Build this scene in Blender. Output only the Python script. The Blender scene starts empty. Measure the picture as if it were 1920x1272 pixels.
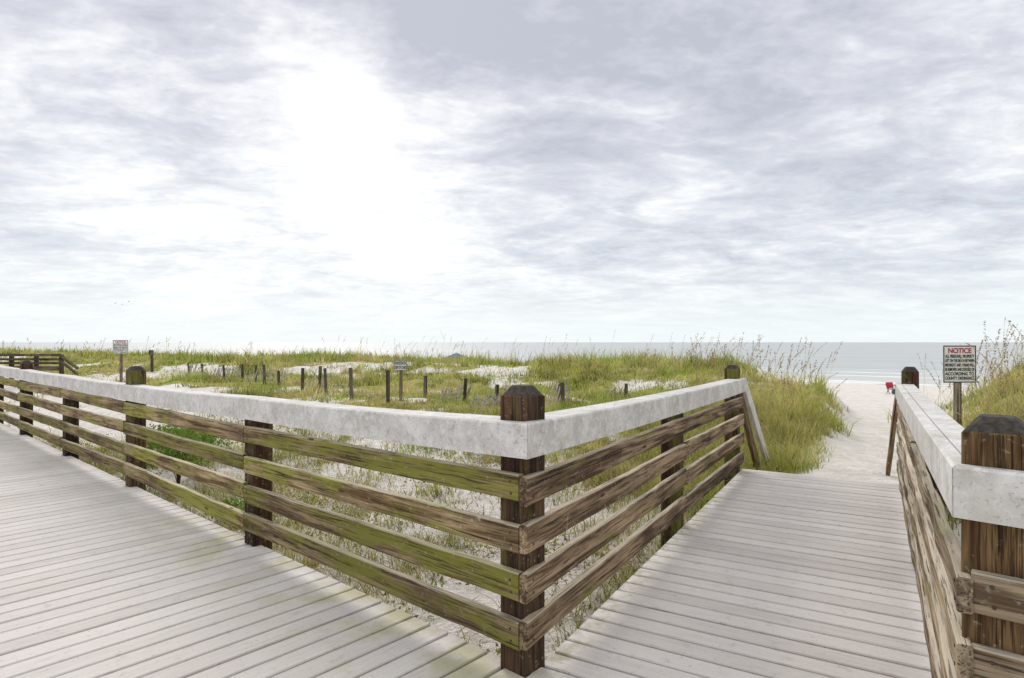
import bpy, bmesh, math, random
import numpy as np
from mathutils import Vector, Matrix
random.seed(7); rng=np.random.default_rng(11)
scn=bpy.context.scene
COL=scn.collection
F=1154.0; H=1.5
A=np.array([0.055,2.76]); m=np.array([-.743,.669]); n=np.array([.669,.743])
w=np.array([.506,.8625]); e=np.array([.8625,-.506]); B=np.array([1.322,1.85])

# ---------------------------------------------------------------- helpers
def link(o): COL.objects.link(o); return o
def tag(o,label,cat,group=None):
    o["label"]=label; o["category"]=cat
    if group: o["group"]=group
def empty(name,loc):
    o=bpy.data.objects.new(name,None); o.location=loc; o.empty_display_size=.1; return link(o)
def smooth(x,a,b):
    t=np.clip((x-a)/(b-a),0,1); return t*t*(3-2*t)
def _h(ix,iy,seed):
    v=np.sin(ix*127.1+iy*311.7+seed*74.7)*43758.5453
    return v-np.floor(v)
def vnoise(x,y,seed=0):
    ix=np.floor(x);iy=np.floor(y);fx=x-ix;fy=y-iy
    fx=fx*fx*(3-2*fx);fy=fy*fy*(3-2*fy)
    a=_h(ix,iy,seed);b=_h(ix+1,iy,seed);c=_h(ix,iy+1,seed);d=_h(ix+1,iy+1,seed)
    return a*(1-fx)*(1-fy)+b*fx*(1-fy)+c*(1-fx)*fy+d*fx*fy
def fbm(x,y,o=4,seed=0):
    s=0;a=.5;t=0
    for i in range(o):
        s=s+a*vnoise(x*2**i,y*2**i,seed+i*3);t+=a;a*=.5
    return s/t

def quad_mesh(name,verts,quads,cols=None,mat=None,smoothf=False):
    me=bpy.data.meshes.new(name)
    verts=np.asarray(verts,dtype=np.float32).reshape(-1,3);quads=np.asarray(quads,dtype=np.int32).reshape(-1,4)
    me.vertices.add(len(verts));me.vertices.foreach_set('co',verts.ravel())
    me.loops.add(len(quads)*4);me.loops.foreach_set('vertex_index',quads.ravel())
    me.polygons.add(len(quads));me.polygons.foreach_set('loop_start',np.arange(0,len(quads)*4,4,dtype=np.int32))
    me.update(calc_edges=True)
    if smoothf: me.polygons.foreach_set('use_smooth',np.ones(len(quads),dtype=bool))
    if cols is not None:
        c=np.ones((len(verts),4),dtype=np.float32);c[:,:cols.shape[1]]=cols
        at=me.color_attributes.new('Col','FLOAT_COLOR','POINT');at.data.foreach_set('color',c.ravel())
    o=bpy.data.objects.new(name,me)
    if mat: me.materials.append(mat)
    return link(o)

# ---------------------------------------------------------------- node helpers
class NT:
    def __init__(s,nt): s.t=nt; s.N=nt.nodes; s.L=nt.links
    def n(s,typ,**k):
        x=s.N.new(typ)
        for a,b in k.items(): setattr(x,a,b)
        return x
    def put(s,sock,v):
        if isinstance(v,bpy.types.NodeSocket): s.L.new(v,sock)
        else:
            if sock.type=='RGBA' and len(v)==3: v=(*v,1)
            sock.default_value=v
    def m(s,op,a,b=0.,c=None,clamp=False):
        x=s.n('ShaderNodeMath',operation=op,use_clamp=clamp); s.put(x.inputs[0],a); s.put(x.inputs[1],b)
        if c is not None: s.put(x.inputs[2],c)
        return x.outputs[0]
    def vm(s,op,a,b=None,out=0):
        x=s.n('ShaderNodeVectorMath',operation=op); s.put(x.inputs[0],a)
        if b is not None: s.put(x.inputs[1],b)
        return x.outputs[out]
    def mix(s,f,a,b,mode='MIX'):
        x=s.n('ShaderNodeMix',data_type='RGBA',blend_type=mode); s.put(x.inputs[0],f); s.put(x.inputs[6],a); s.put(x.inputs[7],b); return x.outputs[2]
    def mr(s,v,a,b,c=0.,d=1.,smooth=True):
        x=s.n('ShaderNodeMapRange',interpolation_type='SMOOTHSTEP' if smooth else 'LINEAR')
        s.put(x.inputs[0],v)
        for i,q in zip((1,2,3,4),(a,b,c,d)): x.inputs[i].default_value=q
        return x.outputs[0]
    def noise(s,vec,scale,detail=4,rough=.55,dist=0.):
        x=s.n('ShaderNodeTexNoise'); s.put(x.inputs['Vector'],vec); x.inputs['Scale'].default_value=scale
        x.inputs['Detail'].default_value=detail; x.inputs['Roughness'].default_value=rough; x.inputs['Distortion'].default_value=dist
        return x.outputs[0]
    def scale(s,vec,sc):
        x=s.n('ShaderNodeMapping'); s.put(x.inputs[0],vec); x.inputs[3].default_value=sc; return x.outputs[0]
    def bump(s,h,st,dist=.01):
        x=s.n('ShaderNodeBump'); x.inputs['Strength'].default_value=st; x.inputs['Distance'].default_value=dist; s.put(x.inputs['Height'],h); return x.outputs[0]
def newmat(name):
    mt=bpy.data.materials.new(name); mt.use_nodes=True; k=NT(mt.node_tree); bs=k.N['Principled BSDF']; return mt,k,bs
def plain(name,c,rough=.7,var=.25,sc=20.):
    mt,k,bs=newmat(name); tc=k.n('ShaderNodeTexCoord').outputs['Object']
    nz=k.noise(tc,sc,4); col=k.mix(k.mr(nz,.3,.7),tuple(q*(1-var) for q in c),tuple(min(1,q*(1+var)) for q in c))
    k.put(bs.inputs['Base Color'],col); bs.inputs['Roughness'].default_value=rough; return mt

def wood(name,axis,dark,light,green=0.3,greencol=(.16,.19,.03),red=None,crack=.8,topc=None):
    mt,k,bs=newmat(name)
    tc=k.n('ShaderNodeTexCoord').outputs['Object']; rnd=k.n('ShaderNodeObjectInfo').outputs['Random']
    off=k.m('MULTIPLY',rnd,37.); cmb=k.n('ShaderNodeCombineXYZ')
    for i in range(3): k.L.new(off,cmb.inputs[i])
    v=k.vm('ADD',tc,cmb.outputs[0])
    def st(a,b): return (a,b,b) if axis=='X' else (b,b,a)
    g1=k.noise(k.scale(v,st(1.2,22)),1.,6,.62,.9)
    g2=k.noise(k.scale(v,st(2.5,110)),1.,3,.6)
    lg=k.noise(v,1.7,3)
    col=k.mix(k.mr(g1,.37,.63),dark,light)
    col=k.mix(k.mr(lg,.38,.72,0,.65),col,tuple(q*.5 for q in dark))
    if red: col=k.mix(k.mr(k.noise(k.scale(v,st(.8,9)),1.,4),.52,.70,0,.75),col,red)
    gm=k.m('MULTIPLY',k.mr(k.noise(k.scale(v,st(.7,2.2)),2.,5,.65),.60-green*.28,.74-green*.26),k.mr(g2,.2,.7,.35,1.))
    col=k.mix(gm,col,greencol)
    col=k.mix(k.mr(k.noise(v,38.,4),.60,.72,0,.5),col,(.42,.39,.31))
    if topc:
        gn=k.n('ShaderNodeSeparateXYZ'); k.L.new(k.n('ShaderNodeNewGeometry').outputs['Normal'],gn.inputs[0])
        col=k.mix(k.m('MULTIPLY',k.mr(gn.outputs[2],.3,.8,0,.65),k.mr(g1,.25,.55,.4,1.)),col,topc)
    cr=k.mr(g2,.32,.43,1,0)
    cr2=k.mr(k.noise(k.scale(v,st(.9,46)),1.,5,.7,.3),.35,.40,1,0)
    crk=k.m('MAXIMUM',cr2,k.m('MULTIPLY',cr,.7))
    col=k.mix(k.m('MULTIPLY',crk,crack),col,tuple(q*.18 for q in dark))
    vo=k.n('ShaderNodeTexVoronoi'); k.put(vo.inputs['Vector'],k.scale(v,st(.45,1.6))); vo.inputs['Scale'].default_value=4.
    col=k.mix(k.mr(vo.outputs['Distance'],.085,.05,0,.8),col,tuple(q*.4 for q in dark))
    hsv=k.n('ShaderNodeHueSaturation'); k.put(hsv.inputs['Value'],k.m('MULTIPLY_ADD',rnd,.5,.78)); k.L.new(col,hsv.inputs['Color'])
    k.L.new(hsv.outputs[0],bs.inputs['Base Color']); bs.inputs['Roughness'].default_value=.85; bs.inputs['Specular IOR Level'].default_value=.25
    h=k.m('SUBTRACT',k.m('ADD',k.m('MULTIPLY',g1,.4),k.m('MULTIPLY',g2,.4)),crk)
    k.L.new(k.bump(h,1.,.010),bs.inputs['Normal'])
    return mt
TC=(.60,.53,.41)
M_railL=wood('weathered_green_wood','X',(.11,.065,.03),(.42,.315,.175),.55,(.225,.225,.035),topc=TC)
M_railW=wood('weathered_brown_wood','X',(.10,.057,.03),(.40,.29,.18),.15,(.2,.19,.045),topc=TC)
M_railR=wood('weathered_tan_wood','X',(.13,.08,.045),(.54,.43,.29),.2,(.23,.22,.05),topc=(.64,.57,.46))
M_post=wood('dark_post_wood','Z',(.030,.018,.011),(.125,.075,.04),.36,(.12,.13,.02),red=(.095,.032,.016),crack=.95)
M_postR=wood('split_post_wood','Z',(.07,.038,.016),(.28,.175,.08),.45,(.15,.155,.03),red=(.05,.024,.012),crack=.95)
M_cap=plain('weathered_post_top',(.05,.042,.034),.9,.5,60)
M_fp=wood('fence_post_wood','Z',(.05,.04,.03),(.16,.14,.11),.1)
M_slat=wood('slat_wood','Z',(.42,.38,.32),(.68,.64,.56),.05)
M_far=wood('far_boardwalk_wood','X',(.05,.035,.025),(.15,.11,.07),.3)
M_nail=plain('rusty_nail',(.05,.03,.02),.6)

def railpaint():
    mt,k,bs=newmat('pale_weathered_handrail')
    tc=k.n('ShaderNodeTexCoord').outputs['Object']; rnd=k.n('ShaderNodeObjectInfo').outputs['Random']
    cmb=k.n('ShaderNodeCombineXYZ'); off=k.m('MULTIPLY',rnd,23.)
    for i in range(3): k.L.new(off,cmb.inputs[i])
    v=k.vm('ADD',tc,cmb.outputs[0])
    a=k.noise(v,5.,6,.65); b=k.noise(v,24.,5,.7); c=k.noise(v,90.,3)
    col=k.mix(k.mr(a,.3,.7),(.50,.48,.455),(.69,.675,.655))
    col=k.mix(k.mr(b,.52,.60,0,.5),col,(.77,.76,.74))
    col=k.mix(k.mr(b,.44,.34,0,.65),col,(.34,.32,.285))
    col=k.mix(k.mr(c,.60,.70,0,.6),col,(.26,.24,.21))
    vor=k.n('ShaderNodeTexVoronoi'); k.put(vor.inputs['Vector'],k.vm('ADD',v,k.scale(k.n('ShaderNodeTexNoise').outputs[1],(.1,.1,.1)))); vor.inputs['Scale'].default_value=13.
    col=k.mix(k.m('MULTIPLY',k.mr(vor.outputs['Distance'],.30,.2,0,1),k.mr(a,.5,.6,0,.5)),col,(.81,.80,.77))
    col=k.mix(k.mr(k.noise(v,1.3,4),.56,.75,0,.45),col,(.40,.39,.28))
    k.L.new(col,bs.inputs['Base Color']); bs.inputs['Roughness'].default_value=.75
    k.L.new(k.bump(k.m('ADD',b,c),.35,.004),bs.inputs['Normal']); return mt
M_hand=railpaint()

# ---------------------------------------------------------------- terrain
def path_u(u): return np.interp(u,[6,7.6,14,27,50,80],[-.3,-.09,-.32,-.88,-1.42,-3.2])
def terr(x,y):
    s=(x-A[0])*n[0]+(y-A[1])*n[1]; u=x*w[0]+y*w[1]; r=(x-A[0])*e[0]+(y-A[1])*e[1]
    z=-.52+.74*smooth(s,.5,6.5)
    nz=fbm(x*.35,y*.35,4,1)-.5
    z=z+smooth(s,.5,5)*nz*.42
    z=z+.36*smooth(u,14,21)*(.5+fbm(x*.12+9,y*.12,3,5)) - .1*smooth(u,9,13)*(1-smooth(u,14,18))
    z=z+.08*smooth(r,3.0,5.5)*smooth(s,1,4)
    z=z+(fbm(x*1.6,y*1.6,4,8)-.5)*.22*smooth(s,-.2,.6)
    hol=smooth(r,-2.6,-.6)*(1-smooth(r,.6,1.2))*smooth(u,3.5,6)*(1-smooth(u,9.5,12.5))
    z=z*(1-hol)+np.minimum(z,-.25)*hol
    be=path_u(u)+(fbm(x*1.2,y*1.2,3,4)-.5)*.08
    rr=r+(fbm(u*.25,r*0,2,3)-.5)*.6
    dune_end=25+ (fbm(x*.1,y*.1,2,12)-.5)*3
    t=smooth(u,dune_end,dune_end+5)
    z=z*(1-t)+be*t
    wx=smooth(u,12,20)*1.6
    pm=smooth(rr,.0,1.1)*(1-smooth(rr,1.9+wx,3.1+wx))*smooth(u,6.2,7.4)
    wid=smooth(u,14,24)*smooth(rr,-3.5,0.5)*(1-smooth(rr,3.4,6))
    pm=np.maximum(pm,wid*smooth(u,14,22))
    z=z*(1-pm)+be*pm
    uw=smooth(r,-.25,.1)*(1-smooth(r,1.6,2.0))*(1-smooth(u,6.8,7.4))
    z=z*(1-uw)+np.minimum(z,-.4)*uw
    return z
def veg(x,y):
    s=(x-A[0])*n[0]+(y-A[1])*n[1]; u=x*w[0]+y*w[1]; r=(x-A[0])*e[0]+(y-A[1])*e[1]
    field=smooth(s,3.0,5.6)
    patch=fbm(x*.28+3,y*.28,4,21); p2=fbm(x*.9,y*.9,3,121)
    v=field*(1-.85*smooth(patch,.61,.69))*(1-.65*smooth(p2,.60,.70))
    v=np.maximum(v,smooth(s,.2,.6)*smooth(fbm(x*1.1,y*1.1,3,30),.50,.70)*.36)
    v=np.maximum(v,smooth(u,16,19)*smooth(patch,.3,.36)*.9*(1-smooth(patch,.69,.75)))
    right=smooth(r,1.9,2.4)*smooth(s,.1,.8)*smooth(u,2.5,3.5)
    v=np.maximum(v,right)
    ub=6.6+1.3*smooth(r,-.7,-.2)
    left=smooth(r,-2.2,-1.2)*(1-smooth(r,.3,.6))*smooth(u,ub-.3,ub+.3)
    v=np.maximum(v,left)
    rr=r+(fbm(u*.25,r*0,2,3)-.5)*.6+(fbm(x*1.5,y*1.5,3,40)-.5)*.9
    pm=smooth(rr,.3,.75)*(1-smooth(rr,1.75,2.15))*smooth(u,3,4)
    pm=np.maximum(pm,smooth(u,15,20)*smooth(rr,-3,-1)*(1-smooth(rr,3.4,4.6)))
    v=v*(1-pm)
    v=v*(1-smooth(u,26.5+(patch-.5)*6,29+(patch-.5)*6))*smooth(s,.05,.3)
    return v
U=np.concatenate([np.linspace(-400,-12,14),np.linspace(-10,32,290),np.linspace(33,90,70)])
V=np.concatenate([np.linspace(-400,-24,14),np.linspace(-20,32,330),np.linspace(33,110,130),np.linspace(120,600,24)])
uu,vv=np.meshgrid(U,V,indexing='ij'); X=uu*w[0]-vv*e[0]; Y=uu*w[1]-vv*e[1]
Z=terr(X,Y); VG=veg(X,Y)
nu,nv=uu.shape; idx=np.arange(nu*nv).reshape(nu,nv)
q=np.stack([idx[:-1,:-1],idx[:-1,1:],idx[1:,1:],idx[1:,:-1]],-1).reshape(-1,4)[:,::-1]
mt,k,bs=newmat('dune_sand')
tc=k.n('ShaderNodeTexCoord').outputs['Object']; at=k.n('ShaderNodeAttribute',attribute_name='Col')
n1=k.noise(tc,3.,6,.65); n2=k.noise(tc,22.,5,.7); n3=k.noise(tc,.5,4)
sand=k.mix(k.mr(n1,.3,.7),(.74,.69,.63),(.92,.88,.83))
sand=k.mix(k.mr(n2,.57,.72,0,.42),sand,(.42,.34,.24))
soil=k.mix(k.mr(n1,.35,.65),(.25,.265,.07),(.45,.42,.13))
soil=k.mix(k.mr(n3,.4,.65,0,.6),soil,(.49,.44,.17))
sepv=k.n('ShaderNodeSeparateColor'); k.L.new(at.outputs['Color'],sepv.inputs[0])
f=k.m('MULTIPLY_ADD',k.m('SUBTRACT',n2,.5),.9,sepv.outputs[0])
k.L.new(k.mix(k.mr(f,.38,.82),sand,soil),bs.inputs['Base Color']); bs.inputs['Roughness'].default_value=.95; bs.inputs['Specular IOR Level'].default_value=.1
k.L.new(k.bump(k.m('ADD',k.noise(tc,7.,5,.6),k.m('MULTIPLY',n2,.3)),1.,.12),bs.inputs['Normal'])
M_ground=mt
g=quad_mesh('ground',np.stack([X,Y,Z],-1),q,np.repeat(VG.reshape(-1,1),3,1),M_ground,True)
g["kind"]="structure"

# ---------------------------------------------------------------- sea
mt,k,bs=newmat('sea_water')
tc=k.n('ShaderNodeTexCoord').outputs['Object']   # local x = distance offshore, y = along the shore
sp=k.n('ShaderNodeSeparateXYZ'); k.L.new(tc,sp.inputs[0])
wob=k.noise(k.scale(tc,(.05,.035,1)),1.,4)
off=k.m('MULTIPLY_ADD',k.m('SUBTRACT',wob,.5),14.,sp.outputs[0])
n1=k.noise(k.scale(tc,(.9,.22,1)),1.,5,.65); n2=k.noise(k.scale(tc,(.08,.012,1)),1.,4)
col=k.mix(k.mr(n2,.35,.65),(.44,.47,.475),(.53,.56,.56))
col=k.mix(k.mr(n1,.45,.68,0,.5),col,(.33,.36,.37))
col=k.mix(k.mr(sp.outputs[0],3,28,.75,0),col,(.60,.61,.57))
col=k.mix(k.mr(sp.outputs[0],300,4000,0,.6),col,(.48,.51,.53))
band=k.mr(k.m('SINE',k.m('MULTIPLY',off,.75)),.80,.97)
foam=k.m('MULTIPLY',k.m('MULTIPLY',band,k.mr(sp.outputs[0],24,34,1,0)),k.mr(k.noise(k.scale(tc,(.5,.09,1)),1.,4),.40,.56))
edge=k.mr(off,2.2,.4,0,1)
foam=k.m('MAXIMUM',foam,k.m('MULTIPLY',edge,.8))
col=k.mix(foam,col,(.9,.92,.92))
k.L.new(col,bs.inputs['Base Color']); bs.inputs['Roughness'].default_value=.4; bs.inputs['Specular IOR Level'].default_value=.35
k.L.new(k.bump(n1,.6,.25),bs.inputs['Normal'])
su=50.0; US=np.array([0,10,20,40,80,160,400,1000,3000,9000,26000.]); VS=np.array([-26000,-6000,-1000,-200,0,200,1000,6000,26000.])
a,b=np.meshgrid(US,VS,indexing='ij'); idx=np.arange(a.size).reshape(a.shape)
q=np.stack([idx[:-1,:-1],idx[1:,:-1],idx[1:,1:],idx[:-1,1:]],-1)
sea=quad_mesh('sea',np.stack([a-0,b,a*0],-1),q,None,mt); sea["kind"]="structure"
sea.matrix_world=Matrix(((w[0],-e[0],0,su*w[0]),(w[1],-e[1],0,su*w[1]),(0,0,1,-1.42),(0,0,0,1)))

# ---------------------------------------------------------------- deck
mt,k,bs=newmat('grey_deck_boards')
uv=k.n('ShaderNodeAttribute',attribute_name='bd'); cc=k.n('ShaderNodeSeparateColor'); k.L.new(uv.outputs['Color'],cc.inputs[0])
tc=k.n('ShaderNodeTexCoord').outputs['Object']; sx=k.n('ShaderNodeAttribute',attribute_name='loc').outputs['Vector']
v=k.vm('ADD',sx,k.vm('MULTIPLY',uv.outputs['Color'],(71.,53.,0)))
gr=k.noise(k.scale(v,(1.4,45,1)),1.,4,.6); gf=k.noise(k.scale(v,(5,190,1)),1.,2)
bl=k.noise(tc,1.1,5,.6); sp_=k.noise(tc,9.,6,.7)
col=k.mix(cc.outputs[0],(.53,.49,.465),(.665,.625,.60))
col=k.mix(k.mr(gr,.3,.75,0,.55),col,(.73,.69,.665))
col=k.mix(k.mr(gf,.3,.42,.45,0),col,(.32,.28,.26))
col=k.mix(k.mr(bl,.45,.7,0,.2),col,(.45,.41,.375))
col=k.mix(k.mr(sp_,.56,.70,0,.45),col,(.37,.33,.285))
col=k.mix(k.mr(k.noise(tc,55.,2),.65,.72,0,.45),col,(.2,.18,.15))
dist=k.m('SUBTRACT',float(A[0]*n[0]+A[1]*n[1]),k.vm('DOT_PRODUCT',tc,(float(n[0]),float(n[1]),0.),out=1))
along=k.vm('DOT_PRODUCT',tc,(float(m[0]),float(m[1]),0.),out=1)
inside=k.mr(dist,-.12,-.04,0,1)
al=k.m('MULTIPLY',k.mr(dist,.0,.75,1,0),k.mr(k.noise(tc,2.4,6,.65),.42,.62))
al=k.m('MULTIPLY',al,k.mr(along,6.5,4.2,.15,1)); al=k.m('MULTIPLY',k.m('MULTIPLY',al,inside),k.mr(gr,.2,.6,.4,1))
col=k.mix(k.m('MULTIPLY',al,.65),col,(.38,.37,.13))
wr=k.m('SUBTRACT',k.vm('DOT_PRODUCT',tc,(float(e[0]),float(e[1]),0.),out=1),float(A[0]*e[0]+A[1]*e[1]))
ed=k.m('MULTIPLY',k.m('MULTIPLY',k.mr(wr,.02,.22,1,0),k.mr(sp_,.4,.62)),k.mr(dist,-.04,-.12,0,.6))
col=k.mix(ed,col,(.26,.25,.10))
k.L.new(col,bs.inputs['Base Color']); bs.inputs['Roughness'].default_value=.75; bs.inputs['Specular IOR Level'].default_value=.25
k.L.new(k.bump(k.m('ADD',gr,gf),.4,.003),bs.inputs['Normal'])
M_deck=mt
M_under=plain('gap_shade_underlay',(.006,.005,.004),.95,.4,6)  # near-black underlay added below the boards, painting the shade seen in their gaps
def deck(name,origin,run,brd,length_f,n0,n1_,pitch=.1435,gap=.016):
    """boards laid along brd, repeated along run. length_f(t)->(start,end) along brd"""
    verts=[];faces=[];bd=[];loc=[];mi=[]
    for i in range(n0,n1_):
        t0=i*pitch;t1=t0+pitch-gap-random.uniform(-.002,.003)
        sa,sb=length_f((t0+t1)/2); c=random.random();d=random.random();dz=random.uniform(-.0015,.0015)
        prof=[(t0,-.028),(t0,-.005),(t0+.005,0),(t1-.005,0),(t1,-.005),(t1,-.028)]
        base=len(verts)
        for sss in (sa,sb):
            for (t,z) in prof:
                p=origin+run*t+brd*sss; verts.append((p[0],p[1],z+dz)); bd.append((c,d,0,1)); loc.append((sss,t,z))
        for j in range(6):
            j2=(j+1)%6; faces.append((base+j,base+j2,base+6+j2,base+6+j))
        faces.append(tuple(base+j for j in range(6))); faces.append(tuple(base+6+j for j in range(5,-1,-1))); mi+=[0]*8
        base=len(verts)
        for (s_,t) in ((sa+.01,t0-.001),(sb-.01,t0-.001),(sb-.01,t0+pitch-.001),(sa+.01,t0+pitch-.001)):
            p=origin+run*t+brd*s_; verts.append((p[0],p[1],-.034)); bd.append((c,d,0,1)); loc.append((s_,t,0))
        for (s_,t) in ((sa+.01,t0-.001),(sb-.01,t0-.001),(sb-.01,t0+pitch-.001),(sa+.01,t0+pitch-.001)):
            p=origin+run*t+brd*s_; verts.append((p[0],p[1],-.2)); bd.append((c,d,0,1)); loc.append((s_,t,0))
        faces.append((base,base+1,base+2,base+3)); faces.append((base,base+4,base+5,base+1)); faces.append((base+2,base+6,base+7,base+3)); faces.append((base+1,base+5,base+6,base+2)); faces.append((base+3,base+7,base+4,base)); mi+=[1]*5
    me=bpy.data.meshes.new(name); me.from_pydata(verts,[],faces); me.materials.append(M_deck); me.materials.append(M_under)
    me.polygons.foreach_set('material_index',mi)
    a1=me.color_attributes.new('bd','FLOAT_COLOR','POINT'); a1.data.foreach_set('color',np.array(bd,dtype=np.float32).ravel())
    a2=me.attributes.new('loc','FLOAT_VECTOR','POINT'); a2.data.foreach_set('vector',np.array(loc,dtype=np.float32).ravel())
    bm=bmesh.new();bm.from_mesh(me);bmesh.ops.recalc_face_normals(bm,faces=bm.faces);bm.to_mesh(me);bm.free()
    o=link(bpy.data.objects.new(name,me)); o["kind"]="structure"; return o
def inter(p,d,p2,d2):
    Mx=np.array([[d[0],-d2[0]],[d[1],-d2[1]]]); s=np.linalg.solve(Mx,p2-p); return p+d*s[0]
A2=inter(B+e*.05,w,B+n*.05,m)
sd=(A2-A)/np.linalg.norm(A2-A)
def mainlen(t):
    if t>=0: return (-4.2,.06)
    P=A+m*t; q_=inter(P,n,A,sd); endv=float(np.dot(q_-P,n))
    if t< np.dot(A2-A,m): 
        endv=float(np.dot(A2-A,n))+.05
    return (-4.2,endv)
deck('boardwalk_deck',A,m,n,mainlen,-40,130)
def wl(t):
    P=A+w*t
    s0=.01; s1=1.70
    if t<0.0:
        q_=inter(P,e,A,sd); s0=max(s0,float(np.dot(q_-P,e))+.006)
    return (s0,s1)
tmin=float(np.dot(A2-A,w)); i0=int(math.floor(tmin/.1435))+0
dk=deck('walkway_deck',A,w,e,lambda t:(wl(t) if wl(t)[0]<1.69 else (1.68,1.70)),i0,37)
def boxmesh(name,L,T,Hh,mat,seg=1,bev=.004,warp=0.,nails=None):
    bm=bmesh.new()
    nseg=max(1,seg); ring=[]
    for i in range(nseg+1):
        x=L*i/nseg; dy=0 if i in(0,nseg) else random.uniform(-warp,warp); dz=0 if i in(0,nseg) else random.uniform(-warp,warp)
        r=[]
        b=bev
        for (yy,zz) in [(-T/2+b,-Hh/2),(T/2-b,-Hh/2),(T/2,-Hh/2+b),(T/2,Hh/2-b),(T/2-b,Hh/2),(-T/2+b,Hh/2),(-T/2,Hh/2-b),(-T/2,-Hh/2+b)]:
            r.append(bm.verts.new((x,yy+dy,zz+dz)))
        ring.append(r)
    for i in range(nseg):
        for j in range(8):
            bm.faces.new((ring[i][j],ring[i][(j+1)%8],ring[i+1][(j+1)%8],ring[i+1][j]))
    bm.faces.new(ring[0]); bm.faces.new(ring[-1][::-1])
    if nails:
        for (x,z) in nails:
            c=[]
            for a in range(8): c.append(bm.verts.new((x+.006*math.cos(a*math.pi/4),-T/2-.0025,z+.006*math.sin(a*math.pi/4))))
            d=[bm.verts.new((v_.co.x,-T/2+.001,v_.co.z)) for v_ in c]
            f_=bm.faces.new(c); f_.material_index=1
            for a in range(8): f2=bm.faces.new((c[a],c[(a+1)%8],d[(a+1)%8],d[a])); f2.material_index=1
    bmesh.ops.recalc_face_normals(bm,faces=bm.faces)
    me=bpy.data.meshes.new(name); bm.to_mesh(me); bm.free(); me.materials.append(mat); me.materials.append(M_nail); return me
def board(name,P0,P1,front,T,Hh,mat,parent=None,seg=6,warp=.003,nail=False,bev=.005):
    """P0,P1 3D ends (centre line); front = 2D vector the visible face looks to"""
    P0=Vector(P0);P1=Vector(P1); d=P1-P0; L=d.length; xa=d/L
    fr=Vector((front[0],front[1],0)); fr=(fr-xa*fr.dot(xa)).normalized(); ya=-fr; za=xa.cross(ya)
    if za.z<0: 
        xa=-xa; P0=P1; za=xa.cross(ya)
    nl=[(.05,.028),(.055,-.03),(L-.05,.025),(L-.045,-.028)] if nail else None
    me=boxmesh(name,L,T,Hh,mat,seg,bev,warp,nails=nl)
    o=link(bpy.data.objects.new(name,me))
    if parent:
        o.parent=parent; o.matrix_parent_inverse=Matrix.Translation(-Vector(parent.location))
    o.matrix_basis=Matrix(((xa.x,ya.x,za.x,P0.x),(xa.y,ya.y,za.y,P0.y),(xa.z,ya.z,za.z,P0.z),(0,0,0,1)))
    return o
def post(c,yaw,zb,zt,parent,mat=M_post,wd=.15,capped=True,name='post'):
    bm=bmesh.new(); h=wd/2; b=.005
    def ring(s,z,b): 
        pts=[(-s+b,-s),(s-b,-s),(s,-s+b),(s,s-b),(s-b,s),(-s+b,s),(-s,s-b),(-s,-s+b)]
        return [bm.verts.new((x,y,z)) for x,y in pts]
    rs=[ring(h,0,b)]
    for i in range(1,6): rs.append(ring(h+random.uniform(-.0015,.0015),(zt-zb-.05)*i/5,b))
    if capped:
        rs.append(ring(h-.004,zt-zb-.045,.012)); rs.append(ring(h*.62,zt-zb-.008,.012)); rs.append(ring(h*.5,zt-zb,.01))
    else: rs.append(ring(h,zt-zb,b))
    for i in range(len(rs)-1):
        for j in range(8):
            f_=bm.faces.new((rs[i][j],rs[i][(j+1)%8],rs[i+1][(j+1)%8],rs[i+1][j]))
            if capped and i>=6: f_.material_index=1
    bm.faces.new(rs[0][::-1]); f_=bm.faces.new(rs[-1]); f_.material_index=1
    me=bpy.data.meshes.new(name); bm.to_mesh(me); bm.free(); me.materials.append(mat); me.materials.append(M_cap)
    o=link(bpy.data.objects.new(name,me)); o.location=(c[0],c[1],zb); o.rotation_euler=(0,0,yaw)
    if parent:
        o.parent=parent; o.matrix_parent_inverse=Matrix.Translation(-Vector(parent.location))
    return o
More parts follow.
